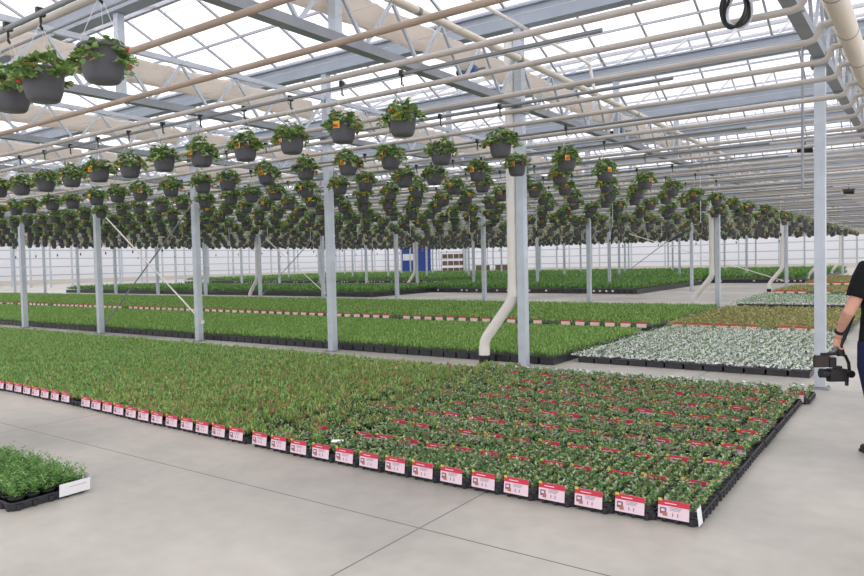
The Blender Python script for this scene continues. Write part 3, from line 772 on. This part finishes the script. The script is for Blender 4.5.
def herb():
    n = 9; Q = []
    for s in range(n):
        a = RNG.uniform(0, 2 * PI); lean = RNG.uniform(.1, .55); hh = RNG.uniform(.06, .13); m = 20
        t = np.linspace(.1, 1, m); base = np.stack([.02 * math.cos(a) + lean * hh * t * math.cos(a), .02 * math.sin(a) + lean * hh * t * math.sin(a), .065 + hh * t], 1)
        aa = RNG.uniform(0, 2 * PI, m); el = RNG.uniform(0, 1., m)
        Q.append(leaves(base, np.stack([np.cos(aa) * np.cos(el), np.sin(aa) * np.cos(el), np.sin(el)], 1), .034, .008))
    Q = np.concatenate(Q); return quads_mesh('foliage', Q, RNG.choice(3, len(Q), p=[.4, .4, .2]), G_DARK)
herb_d = [herb() for _ in range(6)]
HX = -5.1
for t in range(4):
    x, y = HX - .31 * t, 2.36
    W, L = floor_tray(x, y, ['black tray of green herbs on the aisle floor, nearest the open concrete', 'second herb tray from the open concrete on the aisle floor', 'third herb tray from the open concrete on the aisle floor', 'fourth herb tray, half out of frame on the aisle floor'][t], 'corner' if t == 0 else 'end')
    for a in range(3):
        for b_ in range(5):
            X = x + .095 * (1 - a); Y = y - .205 + .1025 * b_
            if not inview(X, Y, .12, 6): continue
            root = empty('potted_herb', (X, Y, .008), random.uniform(0, 6.28))
            tag(root, 'green herb in black pot, %s tray from concrete, %s file, %s from camera' % (ordinal(t + 1), ('right', 'middle', 'left')[a], ordinal(b_ + 1)), 'plant', 'herbs in the aisle trays')
            link('pot', hpot_d, root); link('foliage', herb_d[(a * 5 + b_ + t) % 6], root)

# ------------------------------------------------------------------ far objects in front of the white wall
root = empty('shipping_container', (-53.6, 72, 0), math.radians(35)); tag(root, 'blue container with a white panel far back at the centre', 'container')
b = MB(); b.box((0, 0, 1.75), (3.7, 2.4, 3.5))
for i in range(14): b.box((-1.74 + i * .267, -1.22, 1.75), (.1, .05, 3.3))
b.build('body', mat('container_blue', srgb(60, 84, 160), .5), root)
b = MB(); b.box((-1.0, -1.27, 2.3), (1.3, .04, .8)); b.build('white_panel', M_WCARD, root)
M_CRATE = mat('brown_goods', srgb(120, 100, 88), .8, 0, .2, .3, 2)
root = empty('trolley_rack', (-47.9, 72, 0), math.radians(35)); tag(root, 'rack of brown and dark goods far back, right of the blue container', 'rack')
b = MB()
for sx in (-1.5, 1.5):
    for s2 in (-.5, .5): b.box((sx, s2, 1.5), (.07, .07, 3.0))
b.build('frame', M_STEELD, root)
SZ = (.3, 1.15, 2.0, 2.85)
for z in SZ:
    b = MB(); b.box((0, 0, z), (2.9, .9, .05)); b.build('shelf', M_STEEL, root)
for q, z in enumerate(SZ[:3]):
    for i in range(4):
        b = MB(); b.box((-1.05 + .7 * i, 0, z + .28), (.62, .7, .48)); b.box((-1.05 + .7 * i, 0, z + .54), (.64, .72, .04)); o = b.build('goods_box', M_CRATE)
        o.location = root.location; o.rotation_euler = root.rotation_euler
        tag(o, 'brown box on the far rack, %s shelf up, %s from the left' % (ordinal(q + 1), ordinal(i + 1)), 'box', 'brown boxes on the far rack')
for i, x in enumerate((-43.3, -41.4)):
    b = MB(); b.box((0, 0, .55), (1.6, .9, 1.0)); b.box((0, 0, .04), (1.7, 1.0, .08)); b.box((0, 0, 1.08), (1.65, .95, .06))
    o = b.build('goods_crate', M_CRATE, None, (x, 72 + (x + 42.4) * .72, 0)); o.rotation_euler = (0, 0, math.radians(35))
    tag(o, 'low dark crate far back left of the downspout, %s of the pair' % ('left' if i == 0 else 'right'), 'crate', 'far crates')

# ------------------------------------------------------------------ person with a camera rig at the right edge
SKIN = mat('skin', srgb(214, 160, 140), .5, 0, .4, .05, 30)
SHIRT = mat('black_tshirt', srgb(26, 26, 30), .85, 0, .2, .2, 40)
JEANS = mat('dark_blue_jeans', srgb(38, 40, 74), .85, 0, .2, .2, 60)
HAIR = mat('dark_brown_hair', srgb(50, 38, 32), .8)
PD = 5.4; PLAT = (886 - 432) / F * PD
pc = Vector((-sy * PD + cy * PLAT, cy * PD + sy * PLAT, 0))
person = empty('person', pc, YAW); tag(person, 'person in black t-shirt and dark jeans holding a camera rig at the right edge', 'person')
# local axes: x = photo right, y = away from the camera, z = up ; the person faces away
body = MB()
def limb(b, P, R, flat=1.0): b.tube(P, R, 14, 0, True, flat)
body.ellipsoid((.0, .0, 1.70), (.078, .098, .125), 18, 12)                 # head
body.ellipsoid((0, .05, 1.655), (.058, .055, .075), 14, 10)                # jaw
body.ellipsoid((0, .105, 1.69), (.014, .022, .022), 10, 8)                 # nose
body.ellipsoid((0, .098, 1.64), (.026, .012, .009), 10, 6)                 # mouth
for s in (-1, 1):
    body.ellipsoid((s * .08, -.005, 1.69), (.014, .026, .034), 10, 8)      # ears
    body.ellipsoid((s * .031, .09, 1.715), (.014, .012, .011), 10, 8)      # brow/eye
limb(body, [(0, -.01, 1.45), (0, 0, 1.52), (0, .01, 1.62)], [.075, .06, .056])
limb(body, [(0, 0, .88), (0, 0, 1.0), (0, .0, 1.15), (0, 0, 1.32), (0, -.01, 1.45), (0, -.01, 1.50)], [.155, .15, .14, .17, .14, .07], .68)
def armchain(s, P):
    limb(body, P, [.062, .056, .047, .043, .038, .028, .03])
# left arm (photo left) : shoulder, upper arm, elbow, forearm forward, wrist, palm
AL = [(-.14, -.01, 1.47), (-.18, -.01, 1.40), (-.232, -.005, 1.25), (-.286, .0, 1.14), (-.285, .07, 1.06), (-.277, .13, .985), (-.277, .15, .935)]
AR = [(.165, -.01, 1.47), (.21, -.01, 1.40), (.24, -.02, 1.24), (.25, -.01, 1.14), (.255, .03, 1.02), (.26, .06, .90), (.26, .07, .86)]
armchain(-1, AL); armchain(1, AR)
def hand(b, wrist, down, side, fwdv, grip):
    """palm plus five fingers; down = finger direction, side = towards the thumb"""
    w_, dn, sd, fv = Vector(wrist), Vector(down).normalized(), Vector(side).normalized(), Vector(fwdv).normalized()
    b.tube([w_, w_ + dn * .03, w_ + dn * .075], [.026, .036, .038], 12, 0, True, .5)
    for q, ln in ((-1.5, .062), (-.5, .074), (.5, .08), (1.5, .072)):
        p0 = w_ + dn * .062 + sd * (q * .018)
        c1, c2, c3 = (.45, .95, 1.0) if grip else (.15, .3, .35)
        p1 = p0 + (dn * math.cos(c1) + fv * math.sin(c1)) * ln * .45
        p2 = p1 + (dn * math.cos(c1 + c2) + fv * math.sin(c1 + c2)) * ln * .32
        p3 = p2 + (dn * math.cos(c1 + c2 + c3) + fv * math.sin(c1 + c2 + c3)) * ln * .26
        b.tube([p0, p1, p2, p3], [.0095, .009, .0082, .0065], 9)
    t0 = w_ + dn * .022 + sd * .026
    t1 = t0 + (sd * .6 + dn * .6 + fv * .5).normalized() * .04
    t2 = t1 + (dn * .7 + fv * .8 - sd * (.5 if grip else 0)).normalized() * .032
    b.tube([t0, t1, t2], [.014, .0115, .008], 9)
hand(body, AL[-1], (-.05, .12, -1), (.25, 1, .1), (1, -.2, -.1), True)
hand(body, AR[-1], (0, .15, -1), (-.3, 1, 0), (-1, -.2, 0), False)
for s in (-1, 1):
    limb(body, [(s * .09, 0, .92), (s * .10, .0, .72), (s * .098 + .02, .005, .5), (s * .095 + .045, -.02, .3), (s * .095 + .06, -.02, .09)], [.095, .085, .058, .052, .04])
    body.tube([(s * .095 + .06, -.05, .06), (s * .10 + .06, .05, .05), (s * .105 + .06, .16, .035)], [.04, .04, .03], 10, 0, True, .8)
def remesh(o, vox, sm=4):
    r = o.modifiers.new('Remesh', 'REMESH'); r.mode = 'VOXEL'; r.voxel_size = vox; r.use_smooth_shade = True
    s = o.modifiers.new('Smooth', 'SMOOTH'); s.factor = .5; s.iterations = sm
bo = body.build('body', SKIN, person); remesh(bo, .0045, 3)
sh = MB()
limb(sh, [(0, 0, .86), (0, 0, .98), (0, 0, 1.15), (0, 0, 1.33), (0, -.01, 1.45), (0, -.01, 1.515)], [.2, .19, .175, .195, .165, .085], .7)
for s, A in ((-1, AL), (1, AR)):
    e = Vector(A[2]); h_ = Vector(A[1]); e = h_ + (e - h_) * .95
    limb(sh, [(s * .10, -.01, 1.465), A[0], h_, e], [.09, .088, .08, .076])
so = sh.build('tshirt', SHIRT, person); remesh(so, .009, 6)
je = MB()
limb(je, [(0, 0, .8), (0, 0, .88), (0, 0, 1.0)], [.195, .195, .185], .74)
for s in (-1, 1):
    limb(je, [(s * .09, 0, .9), (s * .104, .0, .72), (s * .098 + .02, .005, .5), (s * .095 + .045, -.02, .3), (s * .095 + .06, -.02, .07)], [.112, .102, .078, .072, .07])
jo = je.build('jeans', JEANS, person); remesh(jo, .009, 4)
hr = MB(); hr.ellipsoid((0, -.018, 1.735), (.09, .102, .105), 18, 12); ho = hr.build('hair', HAIR, person)
for s in (-1, 1):
    b = MB(); b.tube([(s * .095 + .06, -.07, .045), (s * .10 + .06, .05, .05), (s * .107 + .06, .19, .035)], [.046, .05, .036], 12, 0, True, .85); b.box((s * .10 + .06, .06, .012), (.09, .28, .024))
    b.build('shoe', M_BLACK, person)
b = MB(); wv = Vector(AL[5]); wd = (Vector(AL[5]) - Vector(AL[4])).normalized()
b.tube([wv - wd * .012, wv + wd * .012], .038, 14); b.build('wristband', M_BLACK, person)
# camera rig: its own thing, held in the hand
rig = empty('camera_gimbal', pc, YAW); tag(rig, 'black camera on a handheld gimbal hanging from the hand', 'camera gimbal')
hc = Vector(AL[-1]) + Vector((.02, .0, -.06))          # inside the closed fingers
g = MB(); g.tube([hc + Vector((.075, -.03, .24)), hc + Vector((.045, -.02, .15)), hc, hc + Vector((-.01, 0, -.05))], [.02, .021, .016, .02], 12); g.build('handle', M_BLACK, rig)
g = MB(); g.tube([hc + Vector((-.01, 0, -.045)), hc + Vector((.0, 0, -.085))], .032, 14)
g.tube([hc + Vector((-.02, 0, -.075)), hc + Vector((.035, .0, -.09)), hc + Vector((.062, 0, -.15)), hc + Vector((.068, 0, -.225))], .013, 10)
g.tube([hc + Vector((.068, -.03, -.235)), hc + Vector((.068, .03, -.235))], .03, 14)
g.tube([hc + Vector((.05, 0, -.235)), hc + Vector((.045, 0, -.33))], .014, 10)
g.tube([hc + Vector((-.16, 0, -.075)), hc + Vector((0, 0, -.07))], .012, 8); g.build('gimbal_arm', M_BLACK, rig)
g = MB(); g.box(hc + Vector((-.035, 0, -.235)), (.13, .07, .085)); g.box(hc + Vector((-.03, 0, -.185)), (.05, .05, .03)); g.box(hc + Vector((-.03, 0, -.285)), (.15, .05, .016)); cb = g.build('camera_body', mat('camera_black', srgb(38, 36, 36), .4), rig)
g = MB(); g.tube([hc + Vector((-.10, 0, -.23)), hc + Vector((-.165, 0, -.225))], [.034, .038], 16); g.build('lens', M_BLACK, rig)
g = MB(); g.box(hc + Vector((-.155, 0, -.135)), (.12, .03, .085)); g.box(hc + Vector((-.155, 0, -.088)), (.1, .04, .012)); g.build('monitor', mat('monitor_black', srgb(58, 50, 48), .3), rig)
g = MB(); g.box(hc + Vector((-.075, 0, -.14)), (.05, .05, .08)); g.build('battery', M_BLACK, rig)
